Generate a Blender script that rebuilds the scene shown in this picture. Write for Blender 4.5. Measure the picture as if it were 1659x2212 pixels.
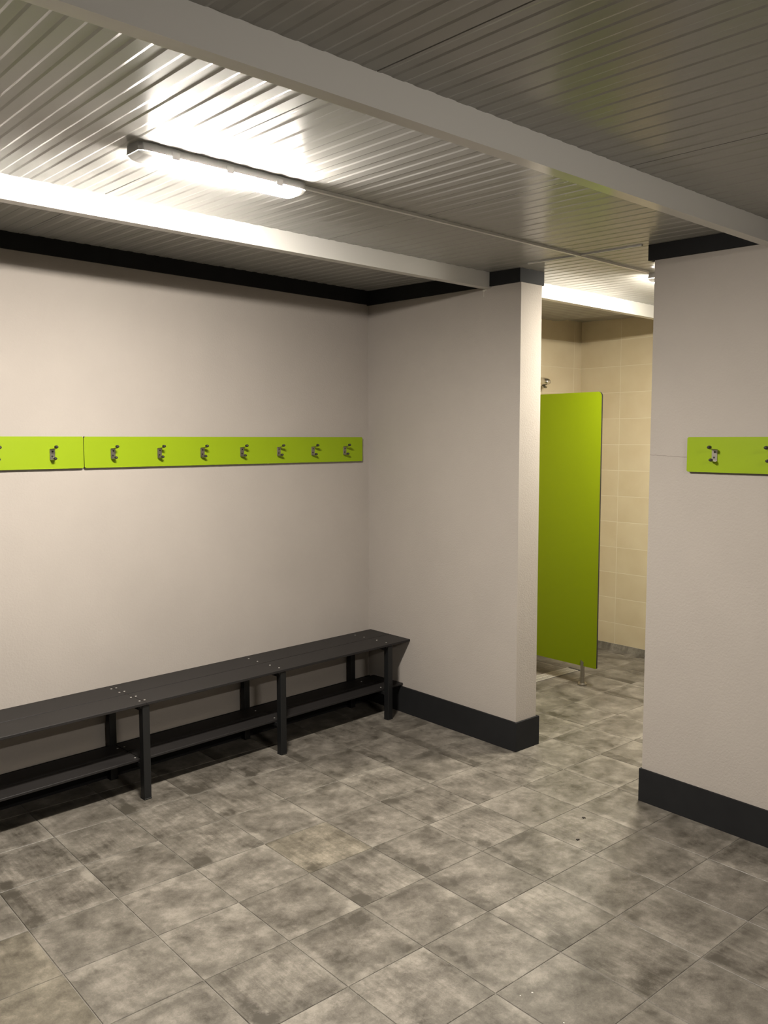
import bpy, bmesh, math, random
from mathutils import Matrix, Vector
random.seed(7)
scene = bpy.context.scene
C = scene.collection
for o in list(bpy.data.objects):
    bpy.data.objects.remove(o, do_unlink=True)

# ------------------------------------------------------------------ camera
cam_d = bpy.data.cameras.new('camera')
cam_d.sensor_fit = 'VERTICAL'
cam_d.sensor_height = 36.0
cam_d.sensor_width = 27.0
cam_d.lens = 1844.283 / 2212.0 * 36.0
cam_d.clip_start = 0.02
cam = bpy.data.objects.new('camera', cam_d)
C.objects.link(cam)
RT = Vector((0.754830943, -0.655919036, -0.000681902))
UP = Vector((0.056215172, 0.063656503, 0.996387326))
FW = Vector((0.653506007, 0.752142319, -0.084922500))
M = Matrix.Identity(4)
for r in range(3):
    M[r][0], M[r][1], M[r][2] = RT[r], UP[r], -FW[r]
CAM = Vector((-2.95910982, -2.13963287, 1.57934413))
M.translation = CAM
cam.matrix_world = M
scene.camera = cam

# ------------------------------------------------------------------ world, view, lamp strength
w = bpy.data.worlds.new('world'); scene.world = w; w.use_nodes = True
w.node_tree.nodes['Background'].inputs[0].default_value = (0.02, 0.02, 0.02, 1)
w.node_tree.nodes['Background'].inputs[1].default_value = 0.0
vs = scene.view_settings
vs.view_transform = 'Standard'; vs.look = 'None'; vs.gamma = 1.0
vs.use_curve_mapping = False
vs.exposure = 1.75
LAMP_ROOM = ((1.0, 0.93, 0.84), 240.0)       # tube colour, diffuser radiance
LAMP_REAR = ((1.0, 0.93, 0.84), 130.0)
LAMP_SHOWER = ((1.0, 0.93, 0.79), 205.0)

# ------------------------------------------------------------------ room constants (metres, floor-tile aligned axes)
D = math.radians
AL, AB2, AB1, AP, AR, AS = D(3.892), D(1.938), D(0.708), D(0.224), D(-0.832), D(0.422)
C0, CS = 2.3876, 0.02987            # sloping ceiling: z = C0 + CS * y
def ceil_z(y): return C0 + CS * y
def rot(a, p): return Vector((p[0]*math.cos(a)-p[1]*math.sin(a), p[0]*math.sin(a)+p[1]*math.cos(a), p[2] if len(p) > 2 else 0.0))
TILE = 0.30

# ------------------------------------------------------------------ material helpers
def new_mat(name):
    m = bpy.data.materials.new(name); m.use_nodes = True
    nt = m.node_tree
    b = nt.nodes['Principled BSDF']
    return m, nt, b
def simple(name, col, rough=0.5, metal=0.0, spec=0.5, bump=0.0, bscale=200.0, var=0.0, vscale=4.0, coat=0.0):
    m, nt, b = new_mat(name)
    b.inputs['Base Color'].default_value = (*col, 1)
    b.inputs['Roughness'].default_value = rough
    b.inputs['Metallic'].default_value = metal
    b.inputs['Specular IOR Level'].default_value = spec
    b.inputs['Coat Weight'].default_value = coat
    b.inputs['Coat Roughness'].default_value = 0.08
    tc = nt.nodes.new('ShaderNodeTexCoord')
    if var > 0:
        n = nt.nodes.new('ShaderNodeTexNoise'); n.inputs['Scale'].default_value = vscale
        n.inputs['Detail'].default_value = 6; n.inputs['Roughness'].default_value = 0.6
        nt.links.new(tc.outputs['Object'], n.inputs['Vector'])
        r = nt.nodes.new('ShaderNodeMapRange')
        r.inputs['From Min'].default_value = 0.3; r.inputs['From Max'].default_value = 0.7
        r.inputs['To Min'].default_value = 1 - var; r.inputs['To Max'].default_value = 1 + var
        nt.links.new(n.outputs['Fac'], r.inputs['Value'])
        mx = nt.nodes.new('ShaderNodeVectorMath'); mx.operation = 'SCALE'
        mx.inputs[0].default_value = col
        nt.links.new(r.outputs[0], mx.inputs['Scale'])
        nt.links.new(mx.outputs[0], b.inputs['Base Color'])
    if bump > 0:
        n2 = nt.nodes.new('ShaderNodeTexNoise'); n2.inputs['Scale'].default_value = bscale
        n2.inputs['Detail'].default_value = 4
        nt.links.new(tc.outputs['Object'], n2.inputs['Vector'])
        bp = nt.nodes.new('ShaderNodeBump'); bp.inputs['Strength'].default_value = bump
        bp.inputs['Distance'].default_value = 0.002
        nt.links.new(n2.outputs['Fac'], bp.inputs['Height'])
        nt.links.new(bp.outputs[0], b.inputs['Normal'])
    return m
def emit(name, col, s):
    m = bpy.data.materials.new(name); m.use_nodes = True
    nt = m.node_tree; nt.nodes.clear()
    o = nt.nodes.new('ShaderNodeOutputMaterial'); e = nt.nodes.new('ShaderNodeEmission')
    e.inputs[0].default_value = (*col, 1); e.inputs[1].default_value = s
    nt.links.new(e.outputs[0], o.inputs[0])
    return m

M_wall = simple('greige_plaster', (0.36, 0.3276, 0.2952), 0.85, spec=0.2, bump=0.5, bscale=130, var=0.035, vscale=2.2)
M_char = simple('charcoal_paint', (0.01512, 0.01526, 0.01584), 0.7, spec=0.1, bump=0.05, bscale=90, var=0.1, vscale=8)
M_ceil = simple('white_lacquered_steel_sheet', (0.305, 0.300, 0.285), 0.22, spec=0.33, var=0.015, vscale=2)
M_beam = simple('white_painted_steel', (0.576, 0.5652, 0.5328), 0.14, spec=0.5, bump=0.02, bscale=60)
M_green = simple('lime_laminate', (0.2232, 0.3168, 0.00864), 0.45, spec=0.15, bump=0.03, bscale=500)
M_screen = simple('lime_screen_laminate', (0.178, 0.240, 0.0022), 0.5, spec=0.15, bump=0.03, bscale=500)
M_core = simple('black_laminate_core', (0.00864, 0.0072, 0.00648), 0.5)
M_seat = simple('anthracite_compact_board', (0.01728, 0.01584, 0.01548), 0.5, spec=0.2, bump=0.04, bscale=400, var=0.06, vscale=6)
M_leg = simple('black_powder_coat', (0.0072, 0.00756, 0.00792), 0.45, spec=0.4)
M_steel = simple('brushed_stainless', (0.36, 0.34, 0.30), 0.32, metal=1.0)
M_grate = simple('bright_grate_metal', (0.4464, 0.4248, 0.3816), 0.5, metal=0.3)
M_knob = simple('shade_toned_knob', (0.018, 0.01656, 0.0144), 0.4)  # unlit look of the steel knobs put into a near-black base colour
M_screw = simple('zinc_screw', (0.55, 0.53, 0.50), 0.35, metal=0.7)
M_chrome = simple('chrome', (0.70, 0.68, 0.64), 0.25, metal=1.0)
M_plastic = simple('pale_grey_polycarbonate', (0.396, 0.396, 0.3888), 0.4)
M_trunk = simple('white_pvc', (0.5616, 0.5544, 0.5256), 0.35)
M_grout = simple('grey_grout', (0.1656, 0.1548, 0.1332), 0.8, bump=0.3, bscale=300, var=0.25, vscale=7)
M_wgrout = simple('cream_grout', (0.6336, 0.576, 0.4464), 0.8)
M_bug = simple('dark_chitin', (0.0216, 0.01584, 0.01008), 0.5)
M_dark = simple('painted_pit_shade', (0.0144, 0.0144, 0.01296), 0.8)
M_stain = simple('dried_plaster_drip', (0.504, 0.4824, 0.432), 0.8)
M_crackm = simple('hairline_crack_dirt', (0.1152, 0.0936, 0.0756), 0.9)
M_speck = simple('white_crumb', (0.504, 0.4896, 0.4464), 0.8)

def cap_material():
    m = bpy.data.materials.new('translucent_end_cap'); m.use_nodes = True
    nt = m.node_tree; nt.nodes.clear()
    o = nt.nodes.new('ShaderNodeOutputMaterial'); mx = nt.nodes.new('ShaderNodeMixShader')
    a = nt.nodes.new('ShaderNodeBsdfDiffuse'); a.inputs[0].default_value = (0.72, 0.71, 0.69, 1)
    b = nt.nodes.new('ShaderNodeBsdfTranslucent'); b.inputs[0].default_value = (0.8, 0.8, 0.78, 1)
    mx.inputs[0].default_value = 0.004
    nt.links.new(a.outputs[0], mx.inputs[1]); nt.links.new(b.outputs[0], mx.inputs[2]); nt.links.new(mx.outputs[0], o.inputs[0])
    return m
M_cap = cap_material()

def tile_material():
    m, nt, b = new_mat('concrete_look_floor_tile')
    N = nt.nodes.new; L = nt.links.new
    def val(op, a=None, bb=None, cc=None):
        n = N('ShaderNodeMath'); n.operation = op
        for k, x in enumerate((a, bb, cc)):
            if x is None: continue
            if isinstance(x, (int, float)): n.inputs[k].default_value = x
            else: L(x, n.inputs[k])
        return n.outputs[0]
    def mr(x, a, b2, c, d):
        n = N('ShaderNodeMapRange'); L(x, n.inputs['Value'])
        for k, v in zip(('From Min', 'From Max', 'To Min', 'To Max'), (a, b2, c, d)): n.inputs[k].default_value = v
        return n.outputs[0]
    geo = N('ShaderNodeNewGeometry')
    sc = N('ShaderNodeVectorMath'); sc.operation = 'SCALE'; sc.inputs['Scale'].default_value = 1/TILE
    L(geo.outputs['Position'], sc.inputs[0])
    sep = N('ShaderNodeSeparateXYZ'); L(sc.outputs[0], sep.inputs[0])
    fx, fy = val('FLOOR', sep.outputs[0]), val('FLOOR', sep.outputs[1])
    lx, ly = val('FRACT', sep.outputs[0]), val('FRACT', sep.outputs[1])
    cell = N('ShaderNodeCombineXYZ'); L(fx, cell.inputs[0]); L(fy, cell.inputs[1]); cell.inputs[2].default_value = 3.7
    wn = N('ShaderNodeTexWhiteNoise'); wn.noise_dimensions = '3D'; L(cell.outputs[0], wn.inputs['Vector'])
    rs = N('ShaderNodeSeparateColor'); L(wn.outputs['Color'], rs.inputs[0])
    r1, r2, r3 = rs.outputs[0], rs.outputs[1], rs.outputs[2]
    # local coordinate with per-tile offset
    off = N('ShaderNodeVectorMath'); off.operation = 'SCALE'; off.inputs['Scale'].default_value = 37.0
    L(wn.outputs['Color'], off.inputs[0])
    loc = N('ShaderNodeCombineXYZ'); L(lx, loc.inputs[0]); L(ly, loc.inputs[1])
    add = N('ShaderNodeVectorMath'); add.operation = 'ADD'; L(loc.outputs[0], add.inputs[0]); L(off.outputs[0], add.inputs[1])
    def noise(vec, s, det, rough, dist=0.0):
        n = N('ShaderNodeTexNoise'); n.inputs['Scale'].default_value = s; n.inputs['Detail'].default_value = det
        n.inputs['Roughness'].default_value = rough; n.inputs['Distortion'].default_value = dist
        L(vec, n.inputs['Vector']); return n.outputs['Fac']
    blotch = noise(add.outputs[0], 2.4, 10, 0.66, 0.15)
    fine = noise(add.outputs[0], 11.0, 8, 0.72)
    grain = noise(add.outputs[0], 75.0, 4, 0.7)
    # brushed streaks along the tile
    st = N('ShaderNodeVectorMath'); st.operation = 'MULTIPLY'; st.inputs[1].default_value = (13.0, 1.1, 1.0)
    L(add.outputs[0], st.inputs[0])
    streak = noise(st.outputs[0], 1.6, 5, 0.65, 0.2)
    stw = mr(r3, 0.4, 0.85, 0.08, 0.62)
    # worn band that follows one edge of some tiles, with a ragged limit
    edge = val('ADD', lx, val('MULTIPLY', val('SUBTRACT', fine, 0.5), 0.10))
    band = mr(edge, 0.17, 0.21, 1.0, 0.0)
    bandw = val('MULTIPLY', band, mr(r1, 0.55, 0.85, 0.0, 0.22))
    edge2 = val('ADD', ly, val('MULTIPLY', val('SUBTRACT', fine, 0.5), 0.3))
    band2 = mr(edge2, 0.78, 0.92, 0.0, 1.0)
    bandw2 = val('MULTIPLY', band2, mr(r2, 0.3, 0.8, -0.12, 0.12))
    v = val('MULTIPLY', val('SUBTRACT', blotch, 0.5), 1.7)
    v = val('ADD', v, val('MULTIPLY', val('SUBTRACT', fine, 0.5), 0.78))
    v = val('ADD', v, val('MULTIPLY', val('SUBTRACT', streak, 0.5), stw))
    v = val('ADD', v, val('MULTIPLY', val('SUBTRACT', grain, 0.5), 0.42))
    v = val('SUBTRACT', v, bandw)
    v = val('ADD', v, bandw2)
    # dark worn spot near one corner of some tiles, pale worn margin on others
    dx = val('SUBTRACT', lx, 0.13); dy = val('SUBTRACT', ly, 0.12)
    dd = val('SQRT', val('ADD', val('MULTIPLY', dx, dx), val('MULTIPLY', dy, dy)))
    dd = val('ADD', dd, val('MULTIPLY', val('SUBTRACT', fine, 0.5), 0.22))
    v = val('SUBTRACT', v, val('MULTIPLY', mr(dd, 0.07, 0.15, 1.0, 0.0), mr(r3, 0.62, 0.78, 0.0, 0.24)))
    ex = val('MAXIMUM', val('ABSOLUTE', val('SUBTRACT', lx, 0.5)), val('ABSOLUTE', val('SUBTRACT', ly, 0.5)))
    ex = val('ADD', ex, val('MULTIPLY', val('SUBTRACT', blotch, 0.5), 0.22))
    v = val('ADD', v, val('MULTIPLY', mr(ex, 0.40, 0.45, 0.0, 1.0), mr(r2, 0.25, 0.55, 0.15, 0.0)))
    v = val('ADD', v, mr(r2, 0, 1, -0.05, 0.05))
    v = val('ADD', v, 0.455)
    cr = N('ShaderNodeValToRGB'); L(v, cr.inputs[0])
    e = cr.color_ramp.elements
    e[0].position = 0.12; e[0].color = (0.05472, 0.04824, 0.03816, 1)
    e[1].position = 0.88; e[1].color = (0.2268, 0.2074, 0.1757, 1)
    k = cr.color_ramp.elements.new(0.5); k.color = (0.1267, 0.1145, 0.09576, 1)
    # a few tiles have a yellower print (object property "tint")
    at = N('ShaderNodeAttribute'); at.attribute_type = 'OBJECT'; at.attribute_name = 'tint'
    mx = N('ShaderNodeMix'); mx.data_type = 'RGBA'; mx.blend_type = 'MULTIPLY'
    L(at.outputs['Fac'], mx.inputs[0]); L(cr.outputs[0], mx.inputs[6]); mx.inputs[7].default_value = (1.10, 1.06, 0.90, 1)
    L(mx.outputs[2], b.inputs['Base Color'])
    L(mr(fine, 0.3, 0.7, 0.36, 0.55), b.inputs['Roughness'])
    b.inputs['Specular IOR Level'].default_value = 0.4
    bp = N('ShaderNodeBump'); bp.inputs['Strength'].default_value = 0.12; bp.inputs['Distance'].default_value = 0.003
    L(val('ADD', fine, val('MULTIPLY', grain, 0.4)), bp.inputs['Height']); L(bp.outputs[0], b.inputs['Normal'])
    return m
M_tile = tile_material()

def wall_tile_material():
    m, nt, b = new_mat('cream_wall_tile')
    tc = nt.nodes.new('ShaderNodeTexCoord'); oi = nt.nodes.new('ShaderNodeObjectInfo')
    sc = nt.nodes.new('ShaderNodeVectorMath'); sc.operation = 'ADD'
    geo = nt.nodes.new('ShaderNodeNewGeometry')
    mul = nt.nodes.new('ShaderNodeMath'); mul.operation = 'MULTIPLY'; mul.inputs[1].default_value = 30
    nt.links.new(oi.outputs['Random'], mul.inputs[0])
    nt.links.new(geo.outputs['Position'], sc.inputs[0]); nt.links.new(mul.outputs[0], sc.inputs[1])
    n = nt.nodes.new('ShaderNodeTexNoise'); n.inputs['Scale'].default_value = 5; n.inputs['Detail'].default_value = 6
    nt.links.new(sc.outputs[0], n.inputs['Vector'])
    cr = nt.nodes.new('ShaderNodeValToRGB'); e = cr.color_ramp.elements
    e[0].position = 0.3; e[0].color = (0.5184, 0.432, 0.288, 1); e[1].position = 0.7; e[1].color = (0.576, 0.4968, 0.3456, 1)
    nt.links.new(n.outputs['Fac'], cr.inputs[0]); nt.links.new(cr.outputs[0], b.inputs['Base Color'])
    b.inputs['Roughness'].default_value = 0.38
    return m
M_wtile = wall_tile_material()

# ------------------------------------------------------------------ geometry helpers
def mesh_from(name, verts, faces, mats, fmat=None, smooth=False):
    me = bpy.data.meshes.new(name)
    me.from_pydata([tuple(v) for v in verts], [], faces)
    for m in (mats if isinstance(mats, (list, tuple)) else [mats]): me.materials.append(m)
    if fmat:
        for p, k in zip(me.polygons, fmat): p.material_index = k
    if smooth:
        for p in me.polygons: p.use_smooth = True
    me.update()
    return me
def add(name, me, parent=None, loc=(0, 0, 0), rz=0.0):
    o = bpy.data.objects.new(name, me); C.objects.link(o)
    o.location = loc; o.rotation_euler = (0, 0, rz)
    if parent: o.parent = parent
    return o
def from_bm(name, bm, mats, smooth=False):
    me = bpy.data.meshes.new(name); bmesh.ops.recalc_face_normals(bm, faces=bm.faces)
    bm.to_mesh(me); bm.free()
    for m in (mats if isinstance(mats, (list, tuple)) else [mats]): me.materials.append(m)
    if smooth:
        for p in me.polygons: p.use_smooth = True
    return me
BF = [(0, 3, 2, 1), (4, 5, 6, 7), (0, 1, 5, 4), (1, 2, 6, 5), (2, 3, 7, 6), (3, 0, 4, 7)]
def bm_box(bm, x0, x1, y0, y1, z0, z1):
    vs_ = [bm.verts.new(p) for p in ((x0, y0, z0), (x1, y0, z0), (x1, y1, z0), (x0, y1, z0), (x0, y0, z1), (x1, y0, z1), (x1, y1, z1), (x0, y1, z1))]
    return [bm.faces.new([vs_[k] for k in f]) for f in BF]
def box_mesh(name, x0, x1, y0, y1, z0, z1, mat, bev=0.0, seg=1):
    bm = bmesh.new(); bm_box(bm, x0, x1, y0, y1, z0, z1)
    if bev > 0:
        bmesh.ops.bevel(bm, geom=list(bm.edges), offset=bev, segments=seg, affect='EDGES', profile=0.5)
    return from_bm(name, bm, mat)
def hexa(name, bot, top, mat):
    """bot, top: four (x, y, z) corners each, same winding"""
    return mesh_from(name, list(bot) + list(top), BF, mat)
def bm_cyl(bm, p0, p1, r0, r1=None, n=16, caps=True):
    r1 = r0 if r1 is None else r1
    p0, p1 = Vector(p0), Vector(p1); d = (p1-p0).normalized()
    a = d.orthogonal().normalized(); b_ = d.cross(a)
    ra, rb = [], []
    for k in range(n):
        t = 2*math.pi*k/n; v = a*math.cos(t)+b_*math.sin(t)
        ra.append(bm.verts.new(p0+v*r0)); rb.append(bm.verts.new(p1+v*r1))
    for k in range(n):
        bm.faces.new((ra[k], ra[(k+1) % n], rb[(k+1) % n], rb[k]))
    if caps:
        bm.faces.new(list(reversed(ra))); bm.faces.new(rb)
def struct(o):
    o['kind'] = 'structure'; return o
def tag(o, label, cat, group=None):
    o['label'] = label; o['category'] = cat
    if group: o['group'] = group
    return o
def empty(name, loc=(0, 0, 0), rz=0.0):
    o = bpy.data.objects.new(name, None); C.objects.link(o)
    o.empty_display_size = 0.1; o.location = loc; o.rotation_euler = (0, 0, rz); return o

# ------------------------------------------------------------------ floor with its tiles
XB, YB = -6.6, -6.3                       # rear and right room limits
floor = struct(add('floor', box_mesh('floor', XB-0.1, 2.75, YB-0.1, 2.1, -0.06, -0.0022, M_grout)))
g = 0.0013
def tile_mesh():
    s = TILE/2-g; c = 0.0011
    v = [(-s, -s, -0.012), (s, -s, -0.012), (s, s, -0.012), (-s, s, -0.012),
         (-s, -s, -c), (s, -s, -c), (s, s, -c), (-s, s, -c),
         (-s+c, -s+c, 0), (s-c, -s+c, 0), (s-c, s-c, 0), (-s+c, s-c, 0)]
    f = [(0, 1, 5, 4), (1, 2, 6, 5), (2, 3, 7, 6), (3, 0, 4, 7), (4, 5, 9, 8), (5, 6, 10, 9), (6, 7, 11, 10), (7, 4, 8, 11), (8, 9, 10, 11), (0, 3, 2, 1)]
    return v, f
TV, TF = tile_mesh()
tme = mesh_from('tile', TV, TF, M_tile)
F = 1844.283
def project(p):
    d = Vector(p)-CAM; z = d.dot(FW)
    return (829.5+F*d.dot(RT)/z, 1106-F*d.dot(UP)/z) if z > 0.15 else None
restv, restf = [], []
YELLOW = {(-4, 1), (-8, 1), (-8, 0)}
for i in range(-22, 9):
    for j in range(-21, 7):
        cx, cy = (i+.5)*TILE, (j+.5)*TILE
        pj = [project(((i+a)*TILE, (j+b)*TILE, 0)) for a in (0, 1) for b in (0, 1)]
        vis = all(pj) and any(-60 < q[0] < 1720 and 0 < q[1] < 2300 for q in pj)
        if vis:
            t = add('tile', tme, floor, (cx, cy, 0))
            t['tint'] = 0.5 if (i, j) in YELLOW else 0.0
        else:
            b0 = len(restv)
            restv += [(x+cx, y+cy, z) for x, y, z in TV]; restf += [tuple(k+b0 for k in f) for f in TF]
rest = add('tile_field', mesh_from('tile_field', restv, restf, M_tile), floor); rest['kind'] = 'stuff'

# ------------------------------------------------------------------ walls
ZT = 2.62
def wall(name, ang, x0, x1, y0, y1, z0=0.0, z1=ZT, mat=None):
    return struct(add(name, box_mesh(name, x0, x1, y0, y1, z0, z1, mat or M_wall), rz=ang))
wall('wall_left', AL, -6.55, 0.60, 1.735, 1.90)
stub = wall('wall_back_left', AP, 0.314, 0.473, 0.607, 1.86)
wr = wall('wall_back_right', AR, 0.273, 0.447, -6.35, -0.1375)
wall('wall_rear', 0, XB-0.12, XB, YB-0.1, 1.7)
wall('wall_right', 0, XB, 2.75, YB-0.12, YB)
sb = wall('wall_shower_back', AS, 2.5028, 2.65, YB, 2.0, mat=M_wgrout)
sl = wall('wall_shower_left', 0, 0.50, 2.62, 1.8400, 1.98, mat=M_wgrout)

# wall tiles of the shower (each a piece of its wall)
def wtile(parent, name, sx, sz, th, axis):
    c = 0.0004
    if axis == 'y': me = box_mesh(name, -th, 0, -sx/2, sx/2, -sz/2, sz/2, M_wtile, c)
    else: me = box_mesh(name, -sx/2, sx/2, -th, 0, -sz/2, sz/2, M_wtile, c)
    return me
PZ = 0.1908
rows = [(0.046, 0.2035)] + [(0.2035+PZ*k, 0.2035+PZ*(k+1)) for k in range(11)] + [(0.2035+PZ*11, 2.50)]
cols_y = [(1.473, 1.842)] + [(1.473-0.39*(k+1), 1.473-0.39*k) for k in range(5)]
cache = {}
for (z0, z1) in rows:
    for (y0, y1) in cols_y:
        key = (round(y1-y0, 3), round(z1-z0, 3), 'y')
        if key not in cache: cache[key] = wtile(sb, 'wall_tile', y1-y0-0.0034, z1-z0-0.0034, 0.010, 'y')
        add('wall_tile', cache[key], sb, (2.5125, (y0+y1)/2, (z0+z1)/2))
cols_x = [(2.40, 2.498)] + [(2.40-0.39*(k+1), 2.40-0.39*k) for k in range(4)]
for (z0, z1) in rows:
    for (x0, x1) in cols_x:
        key = (round(x1-x0, 3), round(z1-z0, 3), 'x')
        if key not in cache: cache[key] = wtile(sl, 'wall_tile', x1-x0-0.0034, z1-z0-0.0034, 0.010, 'x')
        add('wall_tile', cache[key], sl, ((x0+x1)/2, 1.8495, (z0+z1)/2))
# coved floor-tile plinth along the shower walls
M_plinth = M_tile
pl = hexa('baseboard_shower_back', [(2.478, YB, 0), (2.512, YB, 0), (2.512, 1.83, 0), (2.478, 1.83, 0)],
          [(2.500, YB, 0.046), (2.512, YB, 0.046), (2.512, 1.83, 0.046), (2.500, 1.83, 0.046)], M_tile)
struct(add('baseboard_shower_back', pl, rz=AS))
pl = hexa('baseboard_shower_left', [(0.5, 1.808, 0), (2.48, 1.808, 0), (2.48, 1.85, 0), (0.5, 1.85, 0)],
          [(0.5, 1.834, 0.046), (2.48, 1.834, 0.046), (2.48, 1.85, 0.046), (0.5, 1.85, 0.046)], M_tile)
struct(add('baseboard_shower_left', pl))

# ------------------------------------------------------------------ baseboards and charcoal trims under the ceiling
def wrap(name, ang, xf, xb, ye, y_far, z0, z1, thick, ztops=None):
    """band on a partition: front face at xf, back face at xb, wrapped round the free end ye; y_far = other end"""
    bm = bmesh.new()
    s = 1 if y_far > ye else -1
    def q(x, y):
        zz = z1 if ztops is None else ztops(y)
        z_0 = z0 if not callable(z0) else z0(y)
        return (x, y, z_0), (x, y, zz)
    outl = [(xf, y_far), (xf, ye), (xb, ye), (xb, y_far), (xb-thick, y_far), (xb-thick, ye+s*thick), (xf+thick, ye+s*thick), (xf+thick, y_far)]
    lo = [bm.verts.new(q(*p)[0]) for p in outl]; hi = [bm.verts.new(q(*p)[1]) for p in outl]
    n = len(outl)
    for k in range(n): bm.faces.new((lo[k], lo[(k+1) % n], hi[(k+1) % n], hi[k]))
    for quad in ((0, 1, 6, 7), (1, 2, 5, 6), (2, 3, 4, 5)):
        bm.faces.new([lo[k] for k in quad]); bm.faces.new([hi[k] for k in reversed(quad)])
    return struct(add(name, from_bm(name, bm, M_char), rz=ang))
struct(add('baseboard_left', box_mesh('baseboard_left', -6.55, 0.43, 1.722, 1.736, 0, 0.152, M_char, 0.002), rz=AL))
wrap('baseboard_back', AP, 0.302, 0.486, 0.594, 1.83, 0.0, 0.150, 0.012)
wrap('baseboard_right', AR, 0.2625, 0.459, -0.1295, -6.28, 0.0, 0.1445, 0.0105)
# trim bands
tl = [(-6.55, 1.722), (0.44, 1.722), (0.44, 1.736), (-6.55, 1.736)]
bz = [2.376, 2.362, 2.362, 2.376]
struct(add('trim_1', hexa('trim_1', [(x, y, z) for (x, y), z in zip(tl, bz)], [(x, y, 2.47) for x, y in tl], M_char), rz=AL))
wrap('trim_2', AP, 0.302, 0.486, 0.604, 1.83, lambda y: 2.3395+0.0155*(y-0.6), 2.47, 0.012)
wrap('trim_3', AR, 0.2625, 0.459, -0.112, -6.28, lambda y: 2.3205+0.024*(y+0.112), 2.45, 0.0105)

# ------------------------------------------------------------------ ceiling: ribbed sheets running along y, on a slope
ceiling = struct(add('ceiling', hexa('ceiling', [(XB-0.1, YB-0.1, ceil_z(YB)+0.02), (2.7, YB-0.1, ceil_z(YB)+0.02), (2.7, 2.05, ceil_z(2.05)+0.02), (XB-0.1, 2.05, ceil_z(2.05)+0.02)],
                 [(XB-0.1, YB-0.1, 2.7), (2.7, YB-0.1, 2.7), (2.7, 2.05, 2.7), (XB-0.1, 2.05, 2.7)], M_ceil)))
PW, PITCH = 0.9725, 0.068
def sheet_profile():
    """x (0..PW), z profile of one sheet: 14 shallow pressed ribs and a lap joint lip"""
    d, sl_ = 0.0015, 0.0070
    p = [(0.0, 0.006), (0.0015, 0.0)]
    x = 0.010
    for k in range(14):
        p += [(x+0.0, 0.0), (x+sl_, d), (x+0.5*PITCH-0.004, d), (x+0.5*PITCH-0.004+sl_, 0.0)]
        x += PITCH
    p += [(PW-0.003, 0.0), (PW-0.0015, 0.006)]
    return p
prof = sheet_profile()
y0, y1 = YB-0.05, 2.02
pv, pf = [], []
for (x, z) in prof:
    pv += [(x, y0, ceil_z(y0)+z), (x, y1, ceil_z(y1)+z)]
for k in range(len(prof)-1):
    pf.append((2*k, 2*k+2, 2*k+3, 2*k+1))
n0 = len(pv)
pv += [(0, y0, ceil_z(y0)+0.018), (0, y1, ceil_z(y1)+0.018), (PW-0.0015, y0, ceil_z(y0)+0.018), (PW-0.0015, y1, ceil_z(y1)+0.018)]
pf += [(n0, n0+1, n0+3, n0+2), (0, 1, n0+1, n0), (n0-2, n0+2, n0+3, n0-1)]
bm = bmesh.new()
bv = [bm.verts.new(v) for v in pv]
for f in pf: bm.faces.new([bv[k] for k in f])
sheet = from_bm('ceiling_panel', bm, M_ceil)
for k in range(-6, 4):
    add('ceiling_panel', sheet, ceiling, (-1.718+PW*k, 0, 0))

# ------------------------------------------------------------------ beams (painted steel, running along x)
def beam(name, ang, x0, x1, n_face, width, label):
    bm = bmesh.new()
    drop, lip = 0.077, 0.006
    # channel-like section: web face with a slightly projecting bottom flange
    sec = [(n_face, 0.004), (n_face, -drop+lip), (n_face-0.0015, -drop+lip), (n_face-0.0015, -drop), (n_face+width, -drop), (n_face+width, -drop+lip), (n_face+width-0.0015, -drop+lip), (n_face+width-0.0015, 0.004)]
    rings = []
    for x in (x0, x1):
        ring = []
        for (n_, z) in sec:
            yw = rot(ang, (x, n_, 0)).y
            ring.append(bm.verts.new((x, n_, ceil_z(yw)+z-0.0005)))
        rings.append(ring)
    m = len(sec)
    for k in range(m): bm.faces.new((rings[0][k], rings[0][(k+1) % m], rings[1][(k+1) % m], rings[1][k]))
    bm.faces.new(rings[0]); bm.faces.new(list(reversed(rings[1])))
    o = add(name, from_bm(name, bm, M_beam), rz=ang)
    return tag(o, label, 'beam', 'white beams under the ceiling')
beam('ceiling_beam', AB2, XB, 2.5, 0.7933, 0.047, 'white steel beam above the bench, running on over the showers')
beam('ceiling_beam', AB1, XB, 0.262, -0.667, 0.0415, 'white steel beam ending at the dark trim above the doorway wall')

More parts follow.
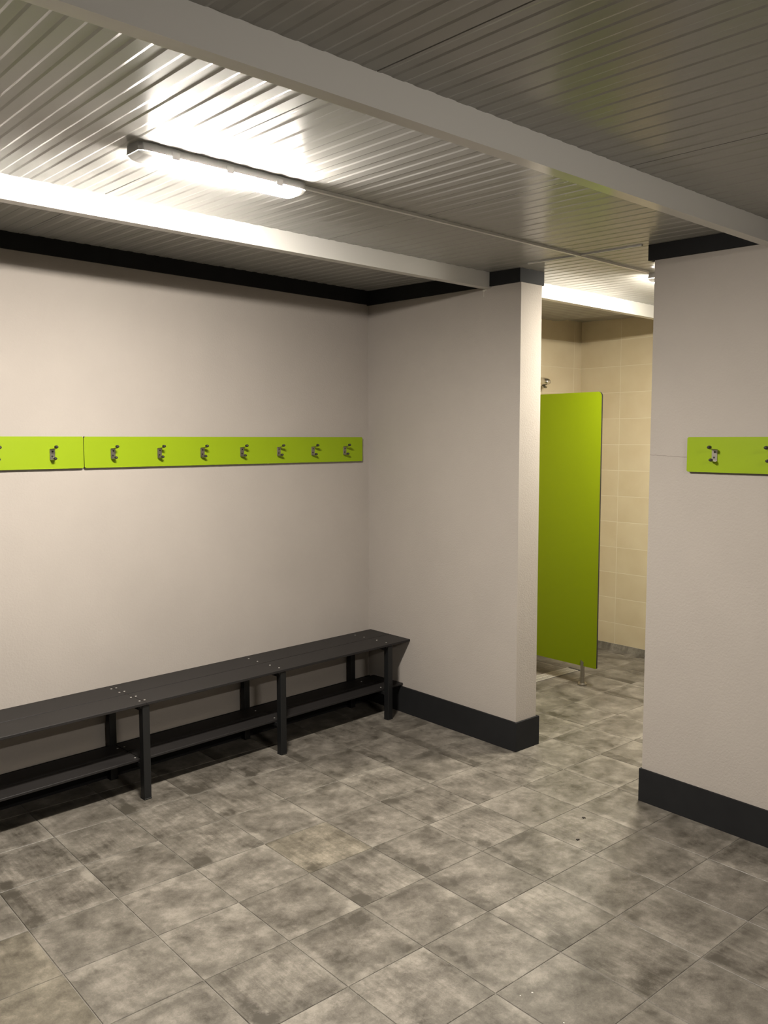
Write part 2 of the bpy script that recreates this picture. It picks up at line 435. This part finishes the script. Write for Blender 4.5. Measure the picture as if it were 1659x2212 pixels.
# ------------------------------------------------------------------ lamps and cable trunking
def sect_loft(bm, sections):
    rings = [[bm.verts.new(p) for p in s] for s in sections]
    m = len(rings[0])
    for a, b_ in zip(rings[:-1], rings[1:]):
        for k in range(m): bm.faces.new((a[k], a[(k+1) % m], b_[(k+1) % m], b_[k]))
    bm.faces.new(list(reversed(rings[0]))); bm.faces.new(rings[-1])
def luminaire(x, y, ang, length, lamp, label):
    """weatherproof batten fixture; x, y = centre of its base on the ceiling"""
    col, s = lamp
    t = empty('batten_light', (x, y, ceil_z(y)), ang)
    hl = length/2
    wd = 0.043
    # base tray
    bm = bmesh.new()
    def ring(xx, k, zt=-0.0002, zb=-0.025):
        return [(xx, -wd*k*0.86, zt), (xx, wd*k*0.86, zt), (xx, wd*k, zb+0.004), (xx, wd*k, zb), (xx, -wd*k, zb), (xx, -wd*k, zb+0.004)]
    sect_loft(bm, [ring(-hl, 0.80), ring(-hl+0.012, 1.0), ring(hl-0.012, 1.0), ring(hl, 0.80)])
    add('base_tray', from_bm('base_tray', bm, M_plastic), t)
    # diffuser: rounded trough, lit
    em = emit('lit_diffuser', col, s)
    def dr(xx, k, dz):
        pts = []
        for q in range(13):
            a = math.pi*q/12
            pts.append((xx, math.cos(a)*wd*0.93*k, -0.0255-math.sin(a)**0.5*dz))
        return pts
    bm = bmesh.new()
    sect_loft(bm, [dr(-hl+0.042, 1.0, 0.018), dr(-hl+0.050, 1.0, 0.0195), dr(hl-0.033, 1.0, 0.0195), dr(hl-0.025, 0.99, 0.017)])
    df = add('diffuser', from_bm('diffuser', bm, em), t); df['label'] = 'glowing white diffuser'
    # opaque end caps
    for sgn, ln in ((-1, 0.040), (1, 0.023)):   # slightly translucent, open towards the lit trough
        bm = bmesh.new()
        e0 = sgn*(hl-ln-0.0005); e1 = sgn*(hl-ln*0.35); e2 = sgn*(hl-0.001)
        secs = [dr(e0, 1.01, 0.0175), dr(e1, 0.97, 0.012), dr(e2, 0.80, 0.003)]
        rings = [[bm.verts.new(p) for p in s_] for s_ in secs]
        for ra, rb in zip(rings[:-1], rings[1:]):
            for k in range(12): bm.faces.new((ra[k], ra[k+1], rb[k+1], rb[k]))
        bm.faces.new(rings[-1])
        add('end_cap', from_bm('end_cap', bm, M_cap), t)
    # clips along the tray
    for cx in (-hl*0.62, 0.0, hl*0.62):
        for sg in (-1, 1):
            bm = bmesh.new(); bm_box(bm, cx-0.012, cx+0.012, sg*wd-0.002*(sg < 0)-0.0, sg*wd+0.002*(sg > 0), -0.032, -0.012)
            add('clip', from_bm('clip', bm, M_plastic), t)
    return tag(t, label, 'light', 'batten lights on the ceiling')
luminaire(-1.602, 0.157, D(1.9), 0.575, LAMP_ROOM, 'lit white batten light on the ribbed ceiling between the two beams')
luminaire(1.14, 0.225, D(1.9), 0.585, LAMP_SHOWER, 'lit batten light in the shower room behind the doorway wall')
luminaire(-1.45, -2.85, D(1.0), 0.585, LAMP_REAR, 'lit batten light at the far end of the changing room')

def trunking(name, a, b_, wdt, h, label):
    a, b_ = Vector(a), Vector(b_)
    d = (b_-a); ang = math.atan2(d.y, d.x); ln = d.length
    n = Vector((-math.sin(ang), math.cos(ang)))
    bot, top = [], []
    for (s_, e) in ((0, -1), (1, -1), (1, 1), (0, 1)):
        p = a+d*s_+n*(wdt/2*e)
        bot.append((p.x, p.y, ceil_z(p.y)-h)); top.append((p.x, p.y, ceil_z(p.y)+0.0005))
    o = add(name, hexa(name, bot, top, M_trunk))
    return tag(o, label, 'trunking', 'cable trunking on the ceiling')
trunking('ceiling_strip', (-1.302, 0.168), (0.80, 0.222), 0.014, 0.009, 'white cable trunking from the lit batten light towards the showers')
trunking('ceiling_strip', (0.231, 0.50), (0.231, -0.105), 0.010, 0.006, 'short white strip across the ceiling along the top of the doorway')  # white strip added along the bright ceiling sheet joint, not a cable run

# ------------------------------------------------------------------ bench
U = lambda u, n, z=0.0: rot(AL, (u, n, z))
NB0 = 1.37
bench = empty('bench', U(-1.266, 1.55), AL)
tag(bench, 'long dark slatted changing bench with a low shelf along the plaster wall', 'bench')
BX, BY = -1.266, 1.55
def bl(u, n): return u-BX, n-BY
TOPZ, TH = 0.438, 0.012
def plank(name, u0, u1, n0, n1, zt, th):
    x0, y0 = bl(u0, n0); x1, y1 = bl(u1, n1)
    return add(name, box_mesh(name, x0, x1, y0, y1, zt-th, zt, M_seat, 0.0012), bench)
END = 0.462
LEGS = [-2.78, -2.023, -1.266, -0.509, 0.250]
screw_bm = bmesh.new(); bm_cyl(screw_bm, (0, 0, -0.001), (0, 0, 0.0009), 0.0052, 0.0042, 12)
screw_me = from_bm('screw', screw_bm, M_screw)
for (u0, u1) in ((-3.0, -1.2665), (-1.2655, END)):
    for (n0, n1, ns) in ((1.370, 1.5435, (1.411, 1.487)), (1.5485, 1.720, (1.592, 1.668))):
        p = plank('seat_plank', u0, u1, n0, n1, TOPZ, TH)
        for lu in LEGS:
            if not (u0 <= lu+0.02 and lu-0.02 <= u1): continue
            uu = lu
            if abs(lu+1.266) < 0.01: uu = lu+(0.012 if u0 > -2 else -0.012)
            for n_ in ns:
                x, y = bl(uu, n_); add('screw', screw_me, p, (x, y, TOPZ))
for (u0, u1, dz) in ((-3.0, -1.268, 0.0), (-1.264, 0.404, -0.001)):
    for (n0, n1, ns) in ((1.428, 1.540, (1.455,)), (1.556, 1.672, (1.615,))):
        p = plank('shelf_plank', u0, u1, n0, n1, 0.172+dz, 0.011)
        for lu in LEGS:
            if u0-0.03 <= lu <= u1+0.03:
                uu = min(max(lu, u0+0.015), u1-0.015)
                for n_ in ns:
                    x, y = bl(uu, n_); add('screw', screw_me, p, (x, y, 0.172+dz))
leg_f = None
for lu in LEGS:
    hw = 0.0175
    for (n0, n1) in ((1.377, 1.412), (1.686, 1.721)):
        x, y = bl(lu, (n0+n1)/2)
        if leg_f is None:
            leg_f = box_mesh('leg', -hw, hw, -hw, hw, 0.004, TOPZ-TH-0.003, M_leg, 0.003, 2)
            foot = box_mesh('foot_cap', -hw-0.0006, hw+0.0006, -hw-0.0006, hw+0.0006, 0.0, 0.006, M_leg, 0.0015)
            gus = bmesh.new()
            v = [gus.verts.new(q) for q in ((-hw-0.012, -0.012, TOPZ-TH-0.003), (-hw, -0.012, TOPZ-TH-0.003), (-hw, -0.012, TOPZ-TH-0.018), (-hw-0.012, 0.012, TOPZ-TH-0.003), (-hw, 0.012, TOPZ-TH-0.003), (-hw, 0.012, TOPZ-TH-0.018))]
            for f in ((0, 1, 2), (3, 5, 4), (0, 2, 5, 3), (0, 3, 4, 1), (1, 4, 5, 2)): gus.faces.new([v[k] for k in f])
            gusset = from_bm('gusset', gus, M_leg)
        lg = add('leg', leg_f, bench, (x, y, 0))
        add('foot_cap', foot, lg); add('gusset', gusset, lg)
    x, y = bl(lu, 1.549)
    add('cross_rail', box_mesh('cross_rail', -0.0165, 0.0165, -0.137, 0.137, TOPZ-TH-0.030, TOPZ-TH-0.003, M_leg, 0.002), bench, (x, y, 0))
    add('mounting_plate', box_mesh('mounting_plate', -0.030, 0.030, -0.168, 0.168, TOPZ-TH-0.003, TOPZ-TH-0.0002, M_leg), bench, (x, y, 0))
    add('shelf_rail', box_mesh('shelf_rail', -0.0165, 0.0165, -0.137, 0.137, 0.140, 0.1598, M_leg, 0.002), bench, (x, y, 0))

# ------------------------------------------------------------------ coat-hook rails
def board_mesh(x0, x1, z0, z1, th):
    """lime face board; faces front -y; dark core at the rims"""
    bm = bmesh.new(); fs = bm_box(bm, x0, x1, -th, 0.0, z0, z1)
    for f in bm.faces: f.material_index = 1
    bmesh.ops.bevel(bm, geom=[e for e in bm.edges if abs(e.verts[0].co.x-e.verts[1].co.x) < 1e-6 and abs(e.verts[0].co.z-e.verts[1].co.z) < 1e-6], offset=0.004, segments=3, affect='EDGES')
    bm.normal_update()
    for f in bm.faces: f.material_index = 0 if abs(f.normal.y) > 0.9 else 1
    me = bpy.data.meshes.new('board'); bm.to_mesh(me); bm.free()
    me.materials.append(M_green); me.materials.append(M_core)
    return me
HW = 0.0115
plate_me = box_mesh('coat_hook', -HW, HW, -0.0026, 0.0, -0.0235, 0.0235, M_steel, 0.0006)
def strip(pts, w0, w1, th, name):
    """bent steel strip in the y-z plane, half widths from w0 to w1"""
    bm = bmesh.new(); rings = []
    n = len(pts)
    for k, (y, z) in enumerate(pts):
        a = Vector(pts[max(k-1, 0)]); b_ = Vector(pts[min(k+1, n-1)]); t = (b_-a).normalized(); nn = Vector((-t.y, t.x))*th/2
        hw = w0+(w1-w0)*k/(n-1)
        rings.append([bm.verts.new((s_*hw, y+e*nn.x, z+e*nn.y)) for s_, e in ((-1, -1), (1, -1), (1, 1), (-1, 1))])
    for a, b_ in zip(rings[:-1], rings[1:]):
        for k in range(4): bm.faces.new((a[k], a[(k+1) % 4], b_[(k+1) % 4], b_[k]))
    bm.faces.new(rings[0]); bm.faces.new(rings[-1])
    return from_bm(name, bm, M_steel)
arm_hi = strip([(-0.0013, 0.0225), (-0.012, 0.0240), (-0.024, 0.0245), (-0.036, 0.0265), (-0.043, 0.0300)], HW, 0.0045, 0.0024, 'upper_arm')
arm_lo = strip([(-0.0013, -0.0225), (-0.010, -0.0245), (-0.019, -0.0238), (-0.026, -0.0205)], HW, 0.0055, 0.0024, 'lower_arm')
def ball(name, rx, ry, rz):
    bm = bmesh.new(); bmesh.ops.create_uvsphere(bm, u_segments=14, v_segments=9, radius=1.0)
    bmesh.ops.scale(bm, vec=(rx, ry, rz), verts=bm.verts)
    return from_bm(name, bm, M_knob, True)
knob_hi = ball('knob', 0.0085, 0.0115, 0.0068); knob_lo = ball('knob', 0.0082, 0.0100, 0.0064)
hs_bm = bmesh.new(); bm_cyl(hs_bm, (0, -0.0024, 0), (0, -0.0040, 0), 0.0040, 0.0030, 12)
hscrew = from_bm('screw', hs_bm, M_leg)
def hook_rail(label, loc, rz, x0, x1, z0, z1, hooks):
    t = empty('coat_hook_rail', loc, rz)
    add('board', board_mesh(x0, x1, z0, z1, 0.016), t)
    for hx in hooks:
        h = add('coat_hook', plate_me, t, (hx, -0.0161, 1.5145))
        add('upper_arm', arm_hi, h); add('lower_arm', arm_lo, h)
        add('knob', knob_hi, h, (0, -0.043, 0.0325)); add('knob', knob_lo, h, (0, -0.029, -0.0175))
        add('screw', hscrew, h, (0.001, 0, 0.0125)); add('screw', hscrew, h, (-0.0015, 0, -0.0085))
    return tag(t, label, 'hook rail', 'lime coat-hook rails')
NW = 1.7335
hook_rail('lime green hook rail of seven hooks above the bench, nearest the room corner', U(-0.497, NW), AL, -0.853, 0.857, 1.4515, 1.592, [0.2385*k-0.7155 for k in range(7)])
hook_rail('lime green hook rail above the bench that butts against the corner rail', U(-2.21, NW), AL, -0.853, 0.857, 1.4515, 1.592, [0.7145-0.2385*k for k in range(7)])
# on the right wall piece: rail local x runs along -y of the room (front faces -x)
wr0 = rot(AR, (0.2715, -0.319-0.857, 0))
hook_rail('lime green hook rail on the wall right of the doorway', wr0, AR-math.pi/2, -0.857, 0.857, 1.447, 1.5875, [-0.737+0.2265*k for k in range(7)])

# ------------------------------------------------------------------ shower partition, foot, head, drain
sp = empty('shower_partition', (1.545, 1.095, 0))
tag(sp, 'lime green laminate shower screen standing on a steel foot', 'shower screen')
bm = bmesh.new()
ya, yb, za, zb, rc = 0.987, 1.838, 0.125, 1.872, 0.028
out = [(yb, za), (yb, zb)]
out += [(ya+rc-rc*math.sin(math.pi/2*k/8), zb-rc+rc*math.cos(math.pi/2*k/8)) for k in range(9)]
out += [(ya+0.006-0.006*math.cos(math.pi/2*k/3), za+0.006-0.006*math.sin(math.pi/2*k/3)) for k in range(4)]
fr = [bm.verts.new((-0.0065, y-1.095, z)) for y, z in out]; bk = [bm.verts.new((0.0065, y-1.095, z)) for y, z in out]
n = len(out)
f1 = bm.faces.new(fr); f2 = bm.faces.new(list(reversed(bk)))
for k in range(n): bm.faces.new((fr[k], bk[k], bk[(k+1) % n], fr[(k+1) % n])).material_index = 1
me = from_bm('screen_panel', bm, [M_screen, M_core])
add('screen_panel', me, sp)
bm = bmesh.new()
bm_cyl(bm, (0, 0, 0.0), (0, 0, 0.008), 0.030, 0.030, 28, True)
bm_cyl(bm, (0, 0, 0.008), (0, 0, 0.016), 0.030, 0.026, 28, True)
add('foot_flange', from_bm('foot_flange', bm, M_steel), sp)
bm = bmesh.new(); bm_cyl(bm, (0, 0, 0.016), (0, 0, 0.050), 0.0155, 0.0155, 24)
add('foot_collar', from_bm('foot_collar', bm, M_steel), sp)
bm = bmesh.new(); bm_cyl(bm, (0, 0, 0.050), (0, 0, 0.1245), 0.0135, 0.0135, 24)
add('foot_post', from_bm('foot_post', bm, M_steel), sp)
# half-round cheeks clasping the panel
for sg in (-1, 1):
    bm = bmesh.new(); lo, hi = [], []
    for k in range(9):
        a = -math.pi/2+math.pi*k/8
        x, y = sg*(0.0068+math.cos(a)*0.0065), math.sin(a)*0.0115
        lo.append(bm.verts.new((x, y, 0.1245))); hi.append(bm.verts.new((x, y, 0.158+0.006*y/0.0115)))
    for k in range(8): bm.faces.new((lo[k], lo[k+1], hi[k+1], hi[k]))
    bm.faces.new(lo); bm.faces.new(hi); bm.faces.new((lo[0], hi[0], hi[8], lo[8]))
    add('clamp_cheek', from_bm('clamp_cheek', bm, M_steel), sp)

sh = empty('shower_head', (1.955, 1.8395, 1.99))
tag(sh, 'small chrome wall shower head on the cream tiles above the green screen', 'shower head')
bm = bmesh.new()
rings = []
for k in range(13):                      # rounded wedge that curves down to its tip
    t = k/12
    y = -0.118*math.sin(t*math.pi/2)
    bot = -0.036+0.020*t
    top = max(0.034*math.cos(t*math.pi/2)**0.7 if k < 12 else 0.0, bot+0.010)
    hwid = 0.034*(1-0.5*t**2)
    cz, hz_ = (top+bot)/2, (top-bot)/2
    ring = []
    for q in range(16):
        a_ = 2*math.pi*q/16; ca, sa = math.cos(a_), math.sin(a_)
        ring.append(bm.verts.new((hwid*math.copysign(abs(ca)**0.7, ca), y, cz+hz_*math.copysign(abs(sa)**0.7, sa))))
    rings.append(ring)
for a, b_ in zip(rings[:-1], rings[1:]):
    for k in range(16): bm.faces.new((a[k], a[(k+1) % 16], b_[(k+1) % 16], b_[k]))
bm.faces.new(rings[0]); bm.faces.new(rings[-1])
o = add('body', from_bm('body', bm, M_chrome, True), sh)
bm = bmesh.new(); bm_cyl(bm, (0, -0.078, -0.031), (0, -0.074, -0.040), 0.021, 0.019, 20)
add('spray_face', from_bm('spray_face', bm, M_steel), sh)

dr = empty('floor_drain', (1.0, 1.385, 0), D(-2.0))
tag(dr, 'perforated metal channel drain in the shower floor behind the partition wall', 'drain')
L0, L1, DW = -0.45, 0.80, 0.043
add('pit_shade_sheet', box_mesh('pit_shade_sheet', L0, L1+0.028, -DW-0.004, DW+0.004, 0.0004, 0.0012, M_dark), dr)  # thin dark sheet on the tiles, painted shade in place of a recess
gb = bmesh.new(); bm_box(gb, -0.0035, 0.0035, -DW, DW, 0.0012, 0.0042)
bar = from_bm('grate_bar', gb, M_grate)
k = L0
while k < L1-0.006:
    add('grate_bar', bar, dr, (k+0.006, 0, 0)); k += 0.0125
for sg in (-1, 0, 1):
    add('grate_rim', box_mesh('grate_rim', L0, L1, sg*DW-0.003, sg*DW+0.003, 0.0012, 0.0046, M_grate), dr)

# ------------------------------------------------------------------ small marks and litter
bm = bmesh.new(); prev = None
for k in range(13):
    v = -0.1375-0.0145*k; z = 1.513-0.0006*k+random.uniform(-0.0012, 0.0012)
    a, b_ = bm.verts.new((0.2727, v, z-0.0006)), bm.verts.new((0.2727, v, z+0.0006))
    if prev: bm.faces.new((prev[0], a, b_, prev[1]))
    prev = (a, b_)
add('hairline_crack', from_bm('hairline_crack', bm, M_crackm), wr)
bm = bmesh.new()
bm_box(bm, 0.3122, 0.3145, 0.842, 0.856, 2.322, 2.334); bm_box(bm, 0.3126, 0.3145, 0.8475, 0.8515, 2.298, 2.322); bm_box(bm, 0.3126, 0.3145, 0.83, 0.842, 2.328, 2.335)
add('plaster_drip', from_bm('plaster_drip', bm, M_stain), stub)

def insect(x, y, ang, label):
    t = empty('dead_insect', (x, y, 0), ang)
    bm = bmesh.new(); bmesh.ops.create_uvsphere(bm, u_segments=10, v_segments=6, radius=1)
    bmesh.ops.scale(bm, vec=(0.0085, 0.0030, 0.0026), verts=bm.verts); bmesh.ops.translate(bm, vec=(0, 0, 0.0026), verts=bm.verts)
    add('body', from_bm('body', bm, M_bug, True), t)
    for k in range(6):
        s_ = 1 if k % 2 else -1
        bm = bmesh.new(); x0 = -0.004+0.004*(k//2)
        bm_cyl(bm, (x0, 0, 0.002), (x0+random.uniform(-0.003, 0.003), s_*0.0095, 0.0010), 0.0009, 0.0006, 5)
        add('leg', from_bm('leg', bm, M_bug), t)
    return tag(t, label, 'insect', 'dead insects on the floor tiles')
def floor_pt(px, py):
    d = RT*((px-829.5)/F)+UP*(-(py-1106)/F)+FW; s_ = -CAM.z/d.z
    return CAM+d*s_
p = floor_pt(1261, 1767); insect(p.x, p.y, D(-50), 'tiny dark dead insect on the floor close to the doorway')
p = floor_pt(1248, 1814.5); insect(p.x, p.y, D(-35), 'tiny dark dead insect farther into the room from the doorway')
for (px, py, r, lab) in ((1150, 2145, 0.0048, 'largest white crumb lying on the floor tiles'), (1124, 2151, 0.003, 'small white crumb lying beside the largest crumb'),
                         (1218, 2210, 0.0036, 'middle sized white crumb lying alone on a floor tile'), (1417, 1855, 0.0018, 'tiny white speck on the floor tile by the right baseboard')):
    p = floor_pt(px, py)
    bm = bmesh.new(); bmesh.ops.create_icosphere(bm, subdivisions=1, radius=r)
    for v in bm.verts: v.co *= random.uniform(0.7, 1.1)
    bmesh.ops.scale(bm, vec=(1.0, 0.7, 0.3), verts=bm.verts); bmesh.ops.translate(bm, vec=(0, 0, r*0.22), verts=bm.verts)
    tag(add('crumb', from_bm('crumb', bm, M_speck), None, (p.x, p.y, 0), random.random()*3), lab, 'crumb', 'white crumbs on the floor tiles')
